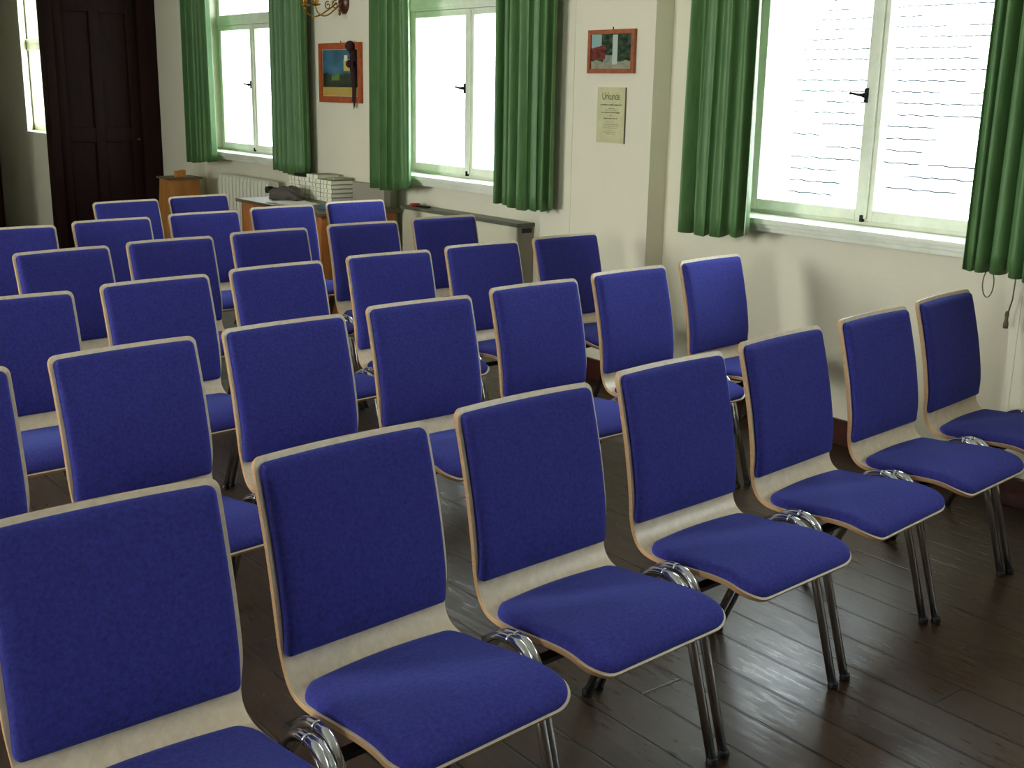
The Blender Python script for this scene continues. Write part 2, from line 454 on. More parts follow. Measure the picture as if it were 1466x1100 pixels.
# brown casing of the door at the very end of the next room
root = empty('door_2'); root['kind'] = 'structure'
bm = bmesh.new(); box(bm, 2.1, 2.22, YB-.05, YB-.001, 0, 1.0, .006); box(bm, 3.07, 3.19, YB-.05, YB-.001, 0, 1.0, .006); box(bm, 2.1, 3.19, YB-.05, YB-.001, 1.0, 1.1, .006)
obj('door_casing', bm, M['red_wood'], root)
bm = bmesh.new(); box(bm, 2.22, 3.07, YB-.03, YB-.001, 0, 1.0, .0); obj('door_leaf', bm, M['red_wood'], root)

# ------------------------------------------------------------------ curtains
def curtain(y0, y1, label, seed, z0=.885, z1=2.84, x=4.005, amp=.036, nf=5, lean=0.0, edge=False):
    rnd = random.Random(seed)
    nu, nv = 150, 26
    ph = [rnd.uniform(0,6.28) for _ in range(6)]
    bm = bmesh.new(); grid = []
    wts = [rnd.uniform(.75,1.35) for _ in range(nf)]; S = sum(wts); acc = [0]
    for w in wts: acc.append(acc[-1]+w/S)
    for j in range(nv+1):
        v = j/nv; z = z1+(z0-z1)*v; row = []
        for i in range(nu+1):
            u = i/nu
            k = max(q for q in range(nf) if acc[q] <= u+1e-9); lu = (u-acc[k])/(acc[k+1]-acc[k])
            a = math.sin(2*math.pi*(lu))*(.75+.25*math.sin(ph[0]+k*2.1))
            a += .28*math.sin(2*math.pi*(lu*2)+ph[1]+k+v*.8)
            a += .12*math.sin(2*math.pi*(u*nf*2.7)+ph[2]+v*2.2)
            am = amp*(.75+.35*v)*(1+.15*math.sin(ph[3]+u*9))
            yy = y0+(y1-y0)*(u+.018*math.sin(2*math.pi*(lu*2)+ph[4])*(v*.6+.4)) + lean*(1-v) + .010*math.sin(ph[5]+v*3.0+u*4)*(1-v)
            hem = .010*math.sin(u*5+ph[0]) + .008*math.sin(lu*6.28+1)
            row.append(bm.verts.new((x+a*am, yy, z+(hem if j == nv else 0))))
        grid.append(row)
    edge_pts = [tuple(g[0].co) for g in grid]
    for j in range(nv):
        for i in range(nu): bm.faces.new((grid[j][i],grid[j][i+1],grid[j+1][i+1],grid[j+1][i]))
    o = obj('curtain', bm, M['curtain'], smooth=True)
    md = o.modifiers.new('cloth_thickness', 'SOLIDIFY'); md.thickness = .002
    if edge:
        e2 = bmesh.new(); tube(e2, [(q[0], q[1]-.001, q[2]) for q in edge_pts], .0022, 6); obj('white_selvedge', e2, M['paper'], o, smooth=True)
    tag(o, label, 'curtain', 'green window curtains')
    return o
curtain(3.43, 3.81, 'green pleated curtain between the nearest window and the framed photograph', 3, nf=4, edge=True)
curtain(1.93, 2.355, 'green pleated curtain at the near side of the closest window, above the cords', 5, nf=7)
curtain(6.19, 6.60, 'green pleated curtain to the left of the middle window, beside the landscape picture', 8, nf=4, amp=.04)
curtain(4.80, 5.27, 'green pleated curtain right of the middle window, above the radiator cover', 11, nf=6)
curtain(9.12, 9.58, 'dark green curtain at the far side of the window behind the radiator', 14, nf=5)
curtain(7.50, 8.00, 'green pleated curtain hanging above the stacked books', 17, nf=6, z0=.90)
def rod(y0, y1, label):
    root = empty('curtain_rod'); tag(root, label, 'curtain rod', 'curtain rods above the windows')
    bm = bmesh.new(); tube(bm, [(3.985,y0,2.86),(3.985,y1,2.86)], .011, 12)
    obj('rod', bm, M['brass'], root, smooth=True)
    for y in (y0+.08, y1-.08):
        bm = bmesh.new(); tube(bm, [(PX+.0,y,2.86),(3.985,y,2.86)], .007, 8); obj('bracket', bm, M['brass'], root, smooth=True)
    for y in (y0-.012, y1+.012):
        bm = bmesh.new(); lathe(bm, [(.006,-.02),(.018,-.008),(.018,.008),(.006,.02)], (3.985,y,2.86), 'y', 12); obj('finial', bm, M['brass'], root, smooth=True)
rod(1.85, 4.17-.1, 'brass curtain rod above the nearest window')
rod(4.70, 6.82, 'brass curtain rod above the middle window')
rod(7.42, 9.85, 'brass curtain rod above the window behind the radiator')

# curtain cords below the near curtain
bm = bmesh.new()
pts = []
for k in range(25):
    t = k/24*math.pi*2*.92+.25
    pts.append((4.02, 2.262+.022*math.sin(t)*(1 if 1 else 1), .845+.052*math.cos(t)))
tube(bm, [(4.02,2.270,.95)]+pts[:24]+[(4.02,2.250,.95)], .0022, 6)
o = obj('hanging_cord', bm, M['cord'], smooth=True); tag(o, 'thin looped cord hanging below the near green curtain', 'cord')
root = empty('pull_cord'); tag(root, 'straight pull cord with a small tassel below the near green curtain', 'cord')
bm = bmesh.new(); tube(bm, [(4.02,2.155,1.0),(4.02,2.160,.80),(4.02,2.172,.74)], .0026, 6); obj('string', bm, M['cord'], root, smooth=True)
bm = bmesh.new(); lathe(bm, [(.003,.755),(.008,.745),(.006,.725),(.010,.705),(.009,.69)], (4.02,2.174,0), 'z', 10); obj('toggle', bm, M['cord'], root, smooth=True)

# ------------------------------------------------------------------ chair
prof = [(.004,.842),(-.020,.757),(-.044,.660),(-.060,.575),(-.0665,.520),(-.0665,.475),(-.074,.440),(-.094,.415),(-.128,.4035),(-.19,.404),(-.26,.412),(-.32,.418),(-.37,.419),(-.41,.413),(-.440,.402),(-.458,.388)]
NS = 220
curve, CL = smooth_curve(prof, NS)
nor = []
for i in range(NS):
    t = curve[min(i+1,NS-1)]-curve[max(i-1,0)]; t.normalize()
    nor.append(Vector((t.y, -t.x)))          # towards the sitter: -y at the back, +z over the seat
if nor[10].x > 0: nor = [-q for q in nor]
def at(s):
    f = max(0, min(1, s/CL))*(NS-1); i = min(int(f), NS-2); t = f-i
    return curve[i].lerp(curve[i+1], t), nor[i].lerp(nor[i+1], t).normalized()
def s_of_z(z):      # on the back
    return min((abs(curve[i].y-z), i) for i in range(NS//2))[1]/(NS-1)*CL
def s_of_y(y):      # on the seat
    return min((abs(curve[i].x-y), i) for i in range(NS//2, NS))[1]/(NS-1)*CL
def bow(s):         # side-to-side hollow of the back, fading out in the seat
    return .013*max(0, 1-s/(CL*.47))
def slab(s0, s1, hw, r0, r1, thick, off, dome=0, nx=22, ns=60, edge=.012, curved_end=0):
    """sheet laid along the chair profile: corner radii r0 (start) r1 (end); sits off..off+thick above the profile"""
    ss = []
    for k in range(9): ss.append(s0 + r0*(1-math.cos(k/8*math.pi/2)))
    a, b = s0+r0, s1-r1
    m = max(3, ns)
    for k in range(1, m): ss.append(a+(b-a)*k/m)
    for k in range(9): ss.append(s1 - r1*(1-math.sin(k/8*math.pi/2)))
    top, bot = [], []
    bm = bmesh.new()
    for s in ss:
        w = hw(s)
        if s < s0+r0: d = s0+r0-s; w -= r0-math.sqrt(max(0, r0*r0-d*d))
        if s > s1-r1: d = s-(s1-r1); w -= r1-math.sqrt(max(0, r1*r1-d*d))
        rt, rb = [], []
        for i in range(nx+1):
            q = math.sin((i/nx-.5)*math.pi) if dome else (i/nx-.5)*2
            x = q*w
            sc = s
            if curved_end: # start edge bows backwards in the middle
                sc = s - curved_end*(1-(x/.19)**2)*max(0, 1-(s-s0)/.12)
            p, nn = at(sc)
            by = bow(sc)*(1-(x/.2)**2)
            base = Vector((p.x+by, p.y))
            t = thick
            if dome:
                de = min(w-abs(x), s-s0, s1-s)
                de = max(0, min(1, de/edge)); t = thick*(.15+.85*math.sqrt(max(0, 1-(1-de)**2)))
                t += dome*(1-(x/.2)**2)*min(1, min(s-s0, s1-s)/.06)
            hi = base+nn*(off+t); lo = base+nn*off
            rt.append(bm.verts.new((x, hi.x, hi.y))); rb.append(bm.verts.new((x, lo.x, lo.y)))
        top.append(rt); bot.append(rb)
    n = len(ss)
    for j in range(n-1):
        for i in range(nx):
            bm.faces.new((top[j][i],top[j][i+1],top[j+1][i+1],top[j+1][i]))
            bm.faces.new((bot[j][i],bot[j+1][i],bot[j+1][i+1],bot[j][i+1]))
    side = []
    for j in range(n-1):
        side.append(bm.faces.new((top[j][0],top[j+1][0],bot[j+1][0],bot[j][0])))
        side.append(bm.faces.new((top[j][nx],bot[j][nx],bot[j+1][nx],top[j+1][nx])))
    for i in range(nx):
        side.append(bm.faces.new((top[0][i],bot[0][i],bot[0][i+1],top[0][i+1])))
        side.append(bm.faces.new((top[-1][i],top[-1][i+1],bot[-1][i+1],bot[-1][i])))
    for f in side: f.material_index = 1
    return bm
def shell_hw(s):
    # 205 mm at top, slight waist at the bend, wider again at the seat
    k = s/CL
    return .2055 - .009*math.exp(-((k-.50)/.07)**2) + .009*max(0, min(1, (k-.6)/.35))
TH = .0115
shell_bm = slab(0, CL, shell_hw, .022, .060, TH, -TH, nx=18, ns=90)
me_shell = bpy.data.meshes.new('shell')
bmesh.ops.recalc_face_normals(shell_bm, faces=shell_bm.faces)
shell_bm.to_mesh(me_shell); shell_bm.free()
sb0, sb1 = .012, s_of_z(.463)
ss0, ss1 = s_of_y(-.105), CL-.005
pad_b = slab(sb0, sb1, lambda s: .1955, .018, .016, .020, .0, dome=.004, nx=34, ns=46, edge=.026)
pad_s = slab(ss0, ss1, lambda s: shell_hw(s)-.007, .050, .058, .019, .0, dome=.006, nx=34, ns=46, edge=.026, curved_end=.012)

def limb(front, x):
    """one leg of the chrome hoop, from the crown of the arch to the foot; side planes splay slightly"""
    crown = (-.230, .420)
    if front: pts = [crown, (-.256,.416), (-.279,.399), (-.294,.372), (-.306,.330), (-.3985,.012)]
    else:     pts = [crown, (-.202,.416), (-.174,.401), (-.153,.374), (-.134,.340), (.006,.012)]
    c, _ = smooth_curve([Vector(p) for p in pts[:5]], 22)
    sh = -.024 if x < 0 else 0
    P = [Vector((x, q.x+sh, q.y)) for q in c] + [Vector((x, pts[5][0]+sh, pts[5][1]))]
    return P
def make_chair():
    root = empty('stacking_chair')
    o = new_obj('shell', me_shell, [M['beech'], M['beech_edge']], root, smooth=True)
    try: me_shell.set_sharp_from_angle(angle=math.radians(50))
    except Exception: pass
    bv = o.modifiers.new('soft_edge', 'BEVEL'); bv.width = .003; bv.segments = 2; bv.limit_method = 'ANGLE'; bv.angle_limit = math.radians(50)
    obj('back_cushion', pad_b, M['fabric'], root, angle=60)
    obj('seat_cushion', pad_s, M['fabric'], root, angle=60)
    for x in (.2400, -.2430):
        for fr in (True, False):
            bm = bmesh.new(); P = limb(fr, x); tube(bm, P, .0115, 14)
            lg = obj('leg', bm, M['chrome'], root, smooth=True)
            e = P[-1]; bm = bmesh.new()
            lathe(bm, [(.0130,0),(.0140,.004),(.0135,.014),(.0120,.018)], (e.x, e.y + (-.003 if fr else .004), 0), 'z', 14)
            obj('foot_cap', bm, M['rubber'], lg, smooth=True)
    bm = bmesh.new()
    box(bm, -.245, .240, -.292, -.262, .355, .367, .003)
    box(bm, -.245, .240, -.165, -.140, .366, .378, .003)
    box(bm, -.10, -.07, -.285, -.15, .367, .395, .003); box(bm, .07, .10, -.285, -.15, .367, .395, .003)
    obj('crossbar', bm, M['frame_metal'], root)
    bm = bmesh.new()
    c, _ = smooth_curve([Vector(p) for p in ((-.306,.335),(-.293,.378),(-.279,.397),(-.231,.417),(-.180,.398),(-.156,.370),(-.139,.350))], 24)
    tube(bm, [(.2570, q.x, q.y) for q in c], .0060, 10)
    for q in (c[0], c[-1]): tube(bm, [(.2570,q.x,q.y),(.2410,q.x,q.y)], .005, 8)
    obj('row_connector', bm, M['chrome'], root, smooth=True)
    return root
rows = [7,7,6,5,5,2]
CC = [[0.5840, 1.8290, 0.0245], [1.086, 1.907, 0.0811], [1.5911, 1.9671, 0.0571], [2.1173, 2.0241, 0.0564], [2.638, 2.0932, 0.1041], [3.1548, 2.1433, 0.0911], [3.661, 2.2130, 0.1271], [0.5187, 2.8855, 0.045], [1.0308, 2.9598, 0.1169], [1.5327, 3.0268, 0.0694], [2.0545, 3.1006, 0.0143], [2.5942, 3.1758, 0.0304], [3.1234, 3.2418, 0.0489], [3.652, 3.3037, 0.0929], [0.984, 3.8634, 0.0509], [1.5041, 3.9567, 0.0955], [2.0192, 4.0466, 0.0819], [2.5665, 4.1095, -0.0074], [3.0887, 4.161, 0.0115], [3.6168, 4.2052, 0.0261], [1.4677, 4.8831, 0.1401], [1.9716, 4.9851, 0.0621], [2.497, 5.0719, 0.0391], [3.0449, 5.1263, -0.0183], [3.5829, 5.1788, -0.0267], [1.5031, 5.753, 0.0204], [2.0204, 5.8692, 0.0766], [2.5559, 5.9698, 0.0511], [3.0734, 6.0714, 0.035], [3.605, 6.1576, 0.0195], [2.4233, 6.7763, 0.1364], [2.9225, 6.9019, 0.1307]]
rown = ['front row', 'second row', 'third row', 'fourth row', 'fifth row', 'back row']
ordn = ['nearest the window wall', 'second from the window wall', 'third from the window wall', 'fourth from the window wall', 'fifth from the window wall', 'sixth from the window wall', 'seventh from the window wall']
proto = make_chair()
kids = [(c, list(c.children)) for c in proto.children]
first = True; i = 0
for ri, cnt in enumerate(rows):
    for ci in range(cnt):
        x, y, rz = CC[i]; i += 1
        if first: r = proto; first = False
        else:
            r = proto.copy(); C.objects.link(r)
            for c, gc in kids:
                d = c.copy(); C.objects.link(d); d.parent = r
                for g in gc:
                    e = g.copy(); C.objects.link(e); e.parent = d
        r.location = (x, y, 0); r.rotation_euler = (0, 0, rz)
        k = cnt-1-ci
        if ri == 5: pos = 'by the wooden box' if k == 0 else 'in front of the dark door'
        else: pos = ordn[k]
        tag(r, 'blue padded beech chair, %s, %s' % (rown[ri], pos), 'chair', 'blue chairs set out in rows')

# ------------------------------------------------------------------ radiator cover in the middle niche
root = empty('radiator_cover'); tag(root, 'cream radiator cover with a dark ledge under the middle window', 'radiator cover')
bm = bmesh.new(); box(bm, PX+.004, PX+.020, 5.205, 6.40, .02, .748, .002); obj('front_panel', bm, M['cover'], root)
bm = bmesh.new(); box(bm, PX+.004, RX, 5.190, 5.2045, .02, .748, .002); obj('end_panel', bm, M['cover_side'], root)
bm = bmesh.new(); box(bm, PX+.004, RX, 6.4005, 6.415, .02, .748, .002); obj('end_panel', bm, M['cover'], root)
bm = bmesh.new(); box(bm, PX-.006, RX, 5.180, 6.42, .750, .772, .003); obj('ledge', bm, M['cover_top'], root)
bm = bmesh.new(); box(bm, PX+.03, RX-.02, 5.184, 5.1895, .715, .742, .001); obj('vent_slot', bm, M['black'], root)
bm = bmesh.new(); box(bm, PX+.01, PX+.07, 6.30, 6.33, .7725, .790, .004); o = obj('marker_pen', bm, M['red_plastic']); tag(o, 'small red plastic piece lying on the radiator cover ledge', 'pen')
bm = bmesh.new(); box(bm, PX+.02, PX+.06, 6.16, 6.27, .7725, .784, .004); o = obj('black_holder', bm, M['black']); tag(o, 'small black piece lying beside the red one on the ledge', 'holder')

# ribbed radiator under the far window
root = empty('radiator'); tag(root, 'cream ribbed column radiator under the far window', 'radiator')
ya, yb = 8.22, 9.14; nr = 14
for k in range(nr):
    yy = ya+(yb-ya)*(k+.5)/nr; bm = bmesh.new()
    prof_r = [(4.055,.16),(4.045,.19),(4.045,.765),(4.055,.790),(4.080,.803),(4.110,.803),(4.140,.790),(4.150,.765),(4.150,.19),(4.140,.16)]
    half = .0225
    rings = []
    for dy, ins in ((-half,.010),(-half*.6,.002),(half*.6,.002),(half,.012)):
        cx, cz = 4.0975, .48
        rings.append([bm.verts.new((px+(cx-px)*ins/.06, yy+dy, pz+(cz-pz)*ins/.4)) for px, pz in prof_r])
    for A, B in zip(rings, rings[1:]):
        for q in range(len(A)): bm.faces.new((A[q],A[(q+1)%len(A)],B[(q+1)%len(A)],B[q]))
    bm.faces.new(rings[0]); bm.faces.new(rings[-1][::-1])
    obj('rib', bm, M['rad'], root, angle=40)
bm = bmesh.new()
tube(bm, [(4.0975,ya-.05,.74),(4.0975,yb,.74)], .016, 10); tube(bm, [(4.0975,ya,.22),(4.0975,yb,.22)], .016, 10); tube(bm, [(4.0975,ya-.05,.74),(4.0975,ya-.06,.70),(4.0975,ya-.06,.0)], .010, 8)
obj('pipe', bm, M['rad'], root, smooth=True)
for yy in (ya+.12, yb-.12):
    bm = bmesh.new(); box(bm, 4.08, 4.115, yy-.01, yy+.01, 0, .17); obj('support_foot', bm, M['rad'], root)
bm = bmesh.new(); lathe(bm, [(.015,-.10),(.026,-.095),(.026,-.045),(.018,-.04),(.012,-.01)], (4.0975,ya-.055,.74), 'x', 14)
obj('thermostat_valve', bm, M['black'], root, smooth=True)

# ------------------------------------------------------------------ desk
root = empty('desk', (0,0,0)); tag(root, 'orange brown wooden desk against the wall carrying stacks of books', 'desk')
bm = bmesh.new(); box(bm, 3.47, 4.078, 6.38, 7.56, .728, .75, .003); obj('desk_top', bm, M['desk_top'], root)
bm = bmesh.new(); box(bm, 3.50, 3.52, 6.42, 7.52, .30, .727, .002); obj('modesty_panel', bm, M['desk'], root)
for yy in (6.40, 7.51):
    bm = bmesh.new(); box(bm, 3.50, 4.05, yy, yy+.022, 0, .727, .002); obj('side_panel', bm, M['desk'], root)
bm = bmesh.new(); box(bm, 3.4995, 3.515, 6.4225, 6.86, .02, .727, .003); dr = obj('cabinet_door', bm, M['desk'], root)

ys0 = 6.965; bw = .155
def book_mesh(kind):
    bm = bmesh.new()
    d, w, h = (.172, bw-.009, .0272)
    box(bm, 0, d, 0, w, 0, .003, .0008); box(bm, 0, d, 0, w, h-.003, h, .0008); box(bm, 0, .003, 0, w, .003, h-.003)   # cover boards and spine
    return bm
cov = obj('book', book_mesh(0), M['book_edge'])
bm = bmesh.new(); box(bm, .0032, .168, .003, bw-.012, .0032, .0240)
pg = obj('pages', bm, M['paper'], cov)
bm = bmesh.new(); box(bm, -.0012, -.0002, .0005, bw-.0095, .0005, .0267); sp = obj('spine', bm, M['spine'], cov)
bm = bmesh.new(); box(bm, -.0020, -.0013, .055, .062, .004, .0245); box(bm, -.0020, -.0013, .100, .103, .004, .0245); lb = obj('spine_title', bm, M['cover_top'], cov)
colw = ['nearest', 'second', 'third', 'farthest']; lay = ['bottom', 'second layer', 'middle layer', 'fourth layer', 'topmost layer']
bk = [cov, pg, sp, lb]; cnt = 0
for c in range(4):
    for k in range(5):
        if cnt == 0: r = cov
        else:
            r = cov.copy(); C.objects.link(r)
            for ch in bk[1:]:
                d = ch.copy(); C.objects.link(d); d.parent = r
        cnt += 1
        r.location = (3.895+random.uniform(-.003,.003), ys0+c*bw, .7505+k*.0290)
        tag(r, 'cream-spined book in the %s column of the desk stack, %s' % (colw[c], lay[k]), 'book', 'cream-spined books stacked on the desk')
r = cov.copy(); C.objects.link(r)
for ch in bk[1:]:
    d = ch.copy(); C.objects.link(d); d.parent = r
r.location = (3.885, ys0+.17, .7505+5*.0290+.0005); r.rotation_euler = (0,0,.05)
tag(r, 'single cream-spined book lying on top of the book stacks', 'book', 'cream-spined books stacked on the desk')
bm = bmesh.new(); box(bm, 3.91, 4.05, ys0+.36, ys0+.56, .8965, .912, .003); o = obj('folder', bm, M['black']); tag(o, 'black folder lying on the far end of the book stacks', 'folder')
bm = bmesh.new(); box(bm, 3.93, 4.06, ys0+.02, ys0+.12, .8965, .9095, .002); o = obj('booklet', bm, M['book_edge']); tag(o, 'grey booklet on the near end of the book stacks', 'booklet')

# dark cloth heap on the desk
bm = bmesh.new()
bmesh.ops.create_icosphere(bm, subdivisions=4, radius=1)
from mathutils import noise as mn
for v in bm.verts:
    p = v.co.copy(); k = 1+.30*mn.noise(p*1.8)+.14*mn.noise(p*5)
    v.co = Vector((p.x*.085*k, p.y*.19*k, max(-.02, p.z*.062*k)+.02+.022*mn.noise(p*3+Vector((4,0,0)))))
    v.co.z = max(0, v.co.z)
o = obj('crumpled_cloth', bm, M['cloth'], loc=(3.745,7.33,.751), smooth=True); tag(o, 'crumpled dark cloth lying on the desk in front of the books', 'cloth')
bm = bmesh.new()
for k, (dx, dy, a) in enumerate(((0,0,.1),(.02,.03,-.2),(-.015,.02,.3))):
    vs = []
    for sx, sy in ((-.105,-.148),(.105,-.148),(.105,.148),(-.105,.148)):
        vs.append((sx*math.cos(a)-sy*math.sin(a)+dx, sx*math.sin(a)+sy*math.cos(a)+dy))
    z = .0006+k*.0012
    lo = [bm.verts.new((p[0],p[1],z)) for p in vs]; hi = [bm.verts.new((p[0],p[1],z+.0008)) for p in vs]
    bm.faces.new(lo[::-1]); bm.faces.new(hi)
    for q in range(4): bm.faces.new((lo[q],lo[(q+1)%4],hi[(q+1)%4],hi[q]))
o = obj('loose_papers', bm, M['paper'], loc=(3.64,7.02,.7502)); tag(o, 'few loose white sheets lying on the desk beside the dark cloth', 'papers'); o['kind'] = 'stuff'
bm = bmesh.new(); box(bm, 3.62, 3.70, 6.56, 6.65, .7505, .772, .003); o = obj('small_box', bm, M['blue_card']); tag(o, 'small blue card box on the near end of the desk', 'box')
bm = bmesh.new(); box(bm, 3.71, 3.78, 6.55, 6.62, .7505, .775, .003); o = obj('small_box', bm, M['black']); tag(o, 'small black box beside the blue card box on the desk', 'box')
bm = bmesh.new(); box(bm, 4.02, 4.07, 6.50, 6.90, .7505, .89, .003); o = obj('grey_board', bm, M['cover_side']); tag(o, 'grey board leaning on the wall behind the book stacks', 'board')

# ------------------------------------------------------------------ wooden box stand in the corner
root = empty('wooden_stand'); tag(root, 'small wooden lectern-like box standing in the far corner', 'stand')
def frustum(bm, x0,x1,y0,y1,z0,X0,X1,Y0,Y1,z1):
    a = [bm.verts.new(p) for p in ((x0,y0,z0),(x1,y0,z0),(x1,y1,z0),(x0,y1,z0))]; b = [bm.verts.new(p) for p in ((X0,Y0,z1),(X1,Y0,z1),(X1,Y1,z1),(X0,Y1,z1))]
    bm.faces.new(a[::-1]); bm.faces.new(b)
    for i in range(4): bm.faces.new((a[i],a[(i+1)%4],b[(i+1)%4],b[i]))
bm = bmesh.new(); frustum(bm, 3.69,4.06,9.40,9.66,0, 3.745,4.005,9.42,9.64,.735); obj('body', bm, M['crate'], root)
bm = bmesh.new(); box(bm, 3.722,4.028,9.40,9.665,.736,.752,.004); obj('top', bm, M['desk_top'], root)
bm = bmesh.new(); box(bm, 3.83,3.87,9.48,9.53,.7525,.800,.003); box(bm, 3.8705,3.91,9.47,9.53,.7525,.808,.003); o = obj('small_carton', bm, M['box_orange']); tag(o, 'tiny orange carton standing on the wooden stand', 'carton')

# ------------------------------------------------------------------ pictures on the wall (hang flat, facing -x)
def painted(name, y0, y1, z0, z1, x, fn, nu, nv, parent):
    me = bpy.data.meshes.new(name); vs = []; fs = []
    for j in range(nv+1):
        for i in range(nu+1): vs.append((x, y1+(y0-y1)*i/nu, z0+(z1-z0)*j/nv))
    for j in range(nv):
        for i in range(nu):
            a = j*(nu+1)+i; fs.append((a,a+1,a+nu+2,a+nu+1))
    me.from_pydata(vs, [], fs)
    ca = me.color_attributes.new('print', 'FLOAT_COLOR', 'CORNER')
    for p in me.polygons:
        j, i = divmod(p.index, nu); c = lin(fn((i+.5)/nu, (j+.5)/nv))
        for li in p.loop_indices: ca.data[li].color = c
    m = mat(name+'_print', rough=.25); n = N(m); at_ = n.n('ShaderNodeVertexColor', layer_name='print'); n.color(at_.outputs['Color'])
    return new_obj(name, me, m, parent)
def nz(u, v, s, k=0): return mn.noise(Vector((u*s, v*s, k)))
def land(u, v):
    if v < .19: return (176+int(14*nz(u,v,20)),150,70)
    if .60 < u < .78 and .55 < v < .80: return (188,176,92)
    if v > .47+.06*nz(u,0,5):
        t = nz(u,v,4); g = (40+26*t, 92+30*t, 118+34*t)
        if u > .80+.1*nz(u,v,6): g = (40,22,28)
        return tuple(max(0,int(q)) for q in g)
    t = nz(u,v,7,2)
    if abs(u-.36) < .12 and abs(v-.40) < .07: return (84,122,34)
    return tuple(max(0,int(q)) for q in (26+20*t, 38+26*t, 22+10*t))
def house(u, v):
    t = nz(u,v,9)
    if .53 < u < .64 and .12 < v < .98: return (176,186,176)
    if v < .22+.05*nz(u,0,4): return tuple(int(q+20*t) for q in (140,140,118))
    if u < .36 and .28 < v < .60+u*.3: return tuple(int(max(0,q+30*t)) for q in (104,48,44))
    if u < .25 and v > .60: return (140,170,166)
    if .30 < u < .53 and v < .4: return tuple(int(q+30*t) for q in (120,130,124))
    return tuple(int(max(0,q+40*t)) for q in (44,62,46))
def picture(name, y0, y1, z0, z1, fw, fm, fn, label, mount=None):
    root = empty(name); tag(root, label, 'picture', 'framed pictures on the window wall')
    bm = bmesh.new(); x0, x1 = PX-.020, PX-.001
    box(bm, x0, x1, y0, y0+fw, z0, z1, .003); box(bm, x0, x1, y1-fw, y1, z0, z1, .003)
    box(bm, x0, x1, y0+fw, y1-fw, z0, z0+fw, .003); box(bm, x0, x1, y0+fw, y1-fw, z1-fw, z1, .003)
    obj('frame', bm, fm, root, angle=40)
    bm = bmesh.new(); box(bm, PX-.010, PX-.001, y0+fw-.002, y1-fw+.002, z0+fw-.002, z1-fw+.002); obj('backing', bm, M['cert'], root)
    painted('image', y0+fw+.0+(mount or 0), y1-fw-(mount or 0), z0+fw+(mount or 0), z1-fw-(mount or 0), PX-.0108, fn, 40, 48, root)
    bm = bmesh.new(); tube(bm, [(PX-.001,(y0+y1)/2,z1),(PX-.004,(y0+y1)/2,z1+.012)], .003, 6); obj('hook', bm, M['iron'], root)
    return root
picture('framed_landscape', 6.875, 7.445, 1.405, 1.800, .042, M['pic_frame'], land, 'orange-framed landscape picture with a yellow strip below, left of the middle window', .004)
picture('framed_photograph', 4.275, 4.617, 1.600, 1.812, .022, M['pic_frame_dark'], house, 'small red-brown framed photograph of a house hanging above the certificate')
# dark tassel over the landscape's corner
bm = bmesh.new()
rnd = random.Random(2)
for k in range(16):
    a = rnd.uniform(-.018,.018); b2 = rnd.uniform(-.03,.03)
    tube(bm, [(PX-.024+rnd.uniform(-.004,.001),6.965+a*.5,1.79),(PX-.03+rnd.uniform(-.006,.004),6.965+a,1.64),(PX-.026+rnd.uniform(-.004,.003),6.955+a*1.1,1.50),(PX-.026,6.952+a+b2*.4,1.36+rnd.uniform(0,.07))], [.007,.0055,.004,.0012], 6)
bmesh.ops.create_icosphere(bm, subdivisions=3, radius=.034, matrix=Matrix.Translation((PX-.040,6.972,1.775)))
bmesh.ops.create_icosphere(bm, subdivisions=3, radius=.026, matrix=Matrix.Translation((PX-.038,6.985,1.66)))
root = obj('tassel', bm, mat('dark_red_yarn', (52,24,26), .95), smooth=True); tag(root, 'dark red tassel hanging over the corner of the landscape picture', 'tassel')
bm = bmesh.new(); box(bm, PX-.068, PX-.062, 6.965, 7.005, 1.68, 1.715, .002); obj('paper_tag', bm, M['paper'], root)

# certificate
root = empty('certificate'); tag(root, 'yellowed certificate headed Urkunde hanging below the framed photograph', 'certificate')
cy0, cy1, cz0, cz1 = 4.335, 4.540, 1.258, 1.532
bm = bmesh.new(); box(bm, PX-.008, PX-.001, cy0, cy1, cz0, cz1, .001); obj('sheet', bm, M['cert'], root)
bm = bmesh.new(); box(bm, PX-.0085, PX-.0005, cy0-.003, cy0-.0002, cz0-.002, cz1); obj('edge', bm, M['cover_top'], root)
cu = bpy.data.curves.new('heading', 'FONT'); cu.body = 'Urkunde'; cu.size = .052; cu.align_x = 'CENTER'; cu.align_y = 'CENTER'; cu.extrude = .0002; cu.space_character = .92
to = bpy.data.objects.new('heading', cu); C.objects.link(to); cu.materials.append(M['ink'])
# text faces -x, reading direction = -y ; up = +z
to.matrix_world = Matrix(((0,0,-1,PX-.0086),(-1,0,0,(cy0+cy1)/2),(0,1,0,1.487),(0,0,0,1)))
to.scale = (.78,1,1)
bpy.context.view_layer.update()
hm = bpy.data.meshes.new_from_object(to.evaluated_get(bpy.context.evaluated_depsgraph_get()))
hm.transform(to.matrix_world); bpy.data.objects.remove(to)
hm.materials.clear(); new_obj('heading', hm, M['ink'], root)
bm = bmesh.new(); rnd = random.Random(4)
for z, w, h in ((1.446,.155,.0075),(1.428,.04,.003),(1.420,.075,.003),(1.408,.135,.0065),(1.393,.018,.003),(1.379,.095,.006),(1.362,.06,.002),(1.350,.10,.0025),(1.341,.11,.0025),(1.332,.105,.0025),(1.320,.07,.0025),(1.311,.09,.0025),(1.302,.06,.0025)):
    y = (cy0+cy1)/2+w/2
    while y > (cy0+cy1)/2-w/2:
        l = rnd.uniform(.004,.012); hh = h*rnd.uniform(.6,1)
        box(bm, PX-.0088, PX-.0082, y-l, y, z-hh/2, z+hh/2); y -= l+.0025
obj('small_print', bm, M['ink'], root)

